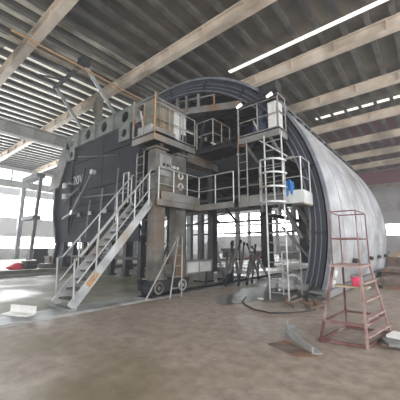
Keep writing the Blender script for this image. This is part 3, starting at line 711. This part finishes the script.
# ---------------------------------------------------------------- distant clutter
def heap(name,x,y,sx,sy,sz,m,lab,cat,n=4,group=None,seed=0):
    rnd=random.Random(seed); t=thing(name,(x,y,0),lab,cat,group); z=0
    for i in range(n):
        h=sz/n; w=sx*rnd.uniform(.7,1); d=sy*rnd.uniform(.7,1); ox=rnd.uniform(-.1,.1)*sx
        MB().box(x+ox-w/2,x+ox+w/2,y-d/2,y+d/2,z,z+h*.86).build('stacked_beam',m,t); z+=h*.86
    return t
heap('beam_stack',-3.2,27,3.6,2.0,1.0,'scrap','brown stack of steel beams beyond the far end of the shell','beam stack',seed=11)
heap('beam_stack',-1.6,19,2.2,2.5,.55,'scrap','low dark stack of beams at the right edge behind the tower','beam stack',3,seed=12)
heap('beam_stack',-1.3,14.2,1.5,2.0,.4,'scrap','near low stack of rusty beams at the right edge','beam stack',3,seed=13)
heap('beam_stack',-5.8,38,3,2.5,1.3,'grey','grey beam stack far behind the shell below the bright window','beam stack',4,seed=14)
tag(MB().bar((-2.15,21.2,1.0),(-1.2,24.6,1.9),.5,.08).build('leaning_plank','wood'),'pale wide plank leaning on the beam stack beyond the shell','plank')
tag(MB().bar((-2.3,17.2,.05),(-.9,17.9,.12),.3,.06).build('floor_plank','wood'),'pale plank flat on the floor behind the red tower','plank')
names=['grey machine housing','dark steel frame stack','low pale crate','dark machine block','grey stack of panels','brown pallet of parts','pale boxed unit','dark beam heap']
ll=[(-28,36,'grey',2.4),(-25.5,38,'dark',1.6),(-22.5,40,'cabw',1.4),(-20,37,'dark',1.2),(-17.5,42,'grey',2.0),(-14.5,40,'scrap',1.1),(-31,41,'cabw',2.2),(-12.3,43,'dark',1.6)]
for i,((x,y,m,h),nm) in enumerate(zip(ll,names)):
    heap('machine_stack',x,y,2.1,2.0,h,m,nm+' far behind, seen through the arch opening','machinery',3,seed=20+i)
def drape(name,x,y,sx,sy,sz,m,lab,seed): return lump(name,x,y,sx,sy,sz,m,lab,'tarpaulin',seed=seed)
drape('red_tarpaulin',-18.6,33.5,.8,.5,.6,'redc','red tarpaulin bundle seen far through the arch',31)
drape('red_tarpaulin',-22.6,7.3,1.1,.5,.38,'redc','long red tarpaulin on the floor at the left edge',32)
tag(MB().bar((-24.0,8.9,.6),(-22.2,7.9,.6),.4,.1).build('white_beam','white'),'white beam resting across the long red tarpaulin at left','beam')
for i,(x,y,h,m) in enumerate(((-27,14,1.4,'dark'),(-29,11,1.7,'dark'),(-25,16,1.2,'grey'),(-23.0,11.4,1.1,'dark'),(-32,15,2.0,'grey'))):
    heap('machine_stack',x,y,1.8,1.5,h,m,['dark low machine between the left hall columns','dark machine left of the nearest hall column','small grey machine behind the nearest hall column','dark scrap bin at the foot of the formwork wing','grey machine near the left window wall'][i],'machinery',3,seed=40+i)
for i,(x,y,h,m) in enumerate(((-21.9,7.9,.75,'dark'),(-24.0,10.2,1.0,'scrap'),(-20.9,8.6,.55,'grey'))):
    heap('parts_pile',x,y,1.0,.8,h,m,['dark pile of parts on the kerb side below the wing corner','rusty parts pile behind the long red tarpaulin','small grey parts pile right of the dark pile by the wing'][i],'parts pile',5,seed=60+i)
# slabs on the leaning rack at left
rk=thing('storage_rack',(-24.2,9.3,0),'dark leaning rack with two shelves at the left window side','rack')
MB().bar((-24.2,8.7,0),(-23.5,8.7,6.98),.22,.22).build('upright','hallcol',rk)
MB().box(-26.6,-23.5,8.4,9.0,7.0,7.35).build('shelf','hallcol',rk)
MB().box(-26.0,-23.6,8.4,9.0,3.7,4.0).build('shelf','hallcol',rk)


# ---------------------------------------------------------------- light, haze, camera
w = bpy.data.worlds.new('World'); scn.world = w; w.use_nodes = True
bgn = w.node_tree.nodes['Background']; bgn.inputs[0].default_value = (.92,.96,1.0,1); bgn.inputs[1].default_value = 1.0
def area(name, loc, target, sx, sy, e, c=(1,1,1)):
    l = bpy.data.lights.new(name,'AREA'); l.shape='RECTANGLE'; l.size=sx; l.size_y=sy; l.energy=e; l.color=c
    o = bpy.data.objects.new(name,l); COL.objects.link(o); o.location=loc
    o.rotation_euler=(V(target)-V(loc)).to_track_quat('-Z','Y').to_euler(); return o
# daylight through the open right side and gate behind the camera
area('daylight_right_side', (13,14,7), (-5,14,3), 30, 8, 3900, (1,.985,.97))
area('daylight_gate', (2,-9,5), (-8,10,2), 14, 8, 1500, (1,.95,.88))
area('daylight_left_windows', (-44.5,9,7), (-10,9,8), 26, 6, 4500, (.93,.97,1))
area('daylight_back_windows', (-30,59,6.5), (-18,20,2), 20, 4, 2500, (.93,.97,1))
vol = bpy.data.materials.new('dusty_haze'); vol.use_nodes = True
nt = vol.node_tree; nt.nodes.remove(nt.nodes['Principled BSDF']); vs_ = nt.nodes.new('ShaderNodeVolumeScatter')
vs_.inputs['Density'].default_value = .0045; vs_.inputs['Color'].default_value=(.95,.97,1,1); vs_.inputs['Anisotropy'].default_value=.3
nt.links.new(vs_.outputs[0], nt.nodes['Material Output'].inputs['Volume'])
hz = MB().box(-46.5,13.9,-7.9,61.5,-1.0,12.7).build('dusty_haze', vol); tag(hz,'thin dusty haze filling the factory hall','haze',kind='stuff')

YAW, PIT, F = math.radians(39.7), math.radians(9.4), 283.0
cd = bpy.data.cameras.new('camera'); cam = bpy.data.objects.new('camera', cd); COL.objects.link(cam)
f = V((-math.sin(YAW)*math.cos(PIT), math.cos(YAW)*math.cos(PIT), math.sin(PIT))); r = V((math.cos(YAW), math.sin(YAW), 0)); u = r.cross(f)
cam.matrix_world = Matrix(((r.x,u.x,-f.x,0),(r.y,u.y,-f.y,0),(r.z,u.z,-f.z,1.6),(0,0,0,1)))
cd.sensor_width = 36; cd.sensor_fit='HORIZONTAL'; cd.lens = F/400*36; cd.clip_end = 300; cd.clip_start=.05
scn.camera = cam
scn.view_settings.view_transform = 'Standard'; scn.view_settings.look = 'None'; scn.view_settings.gamma = 1
scn.view_settings.use_curve_mapping = False; scn.view_settings.exposure = 0.25
scn.cycles.volume_step_rate = 4
scn.cycles.use_denoising = True
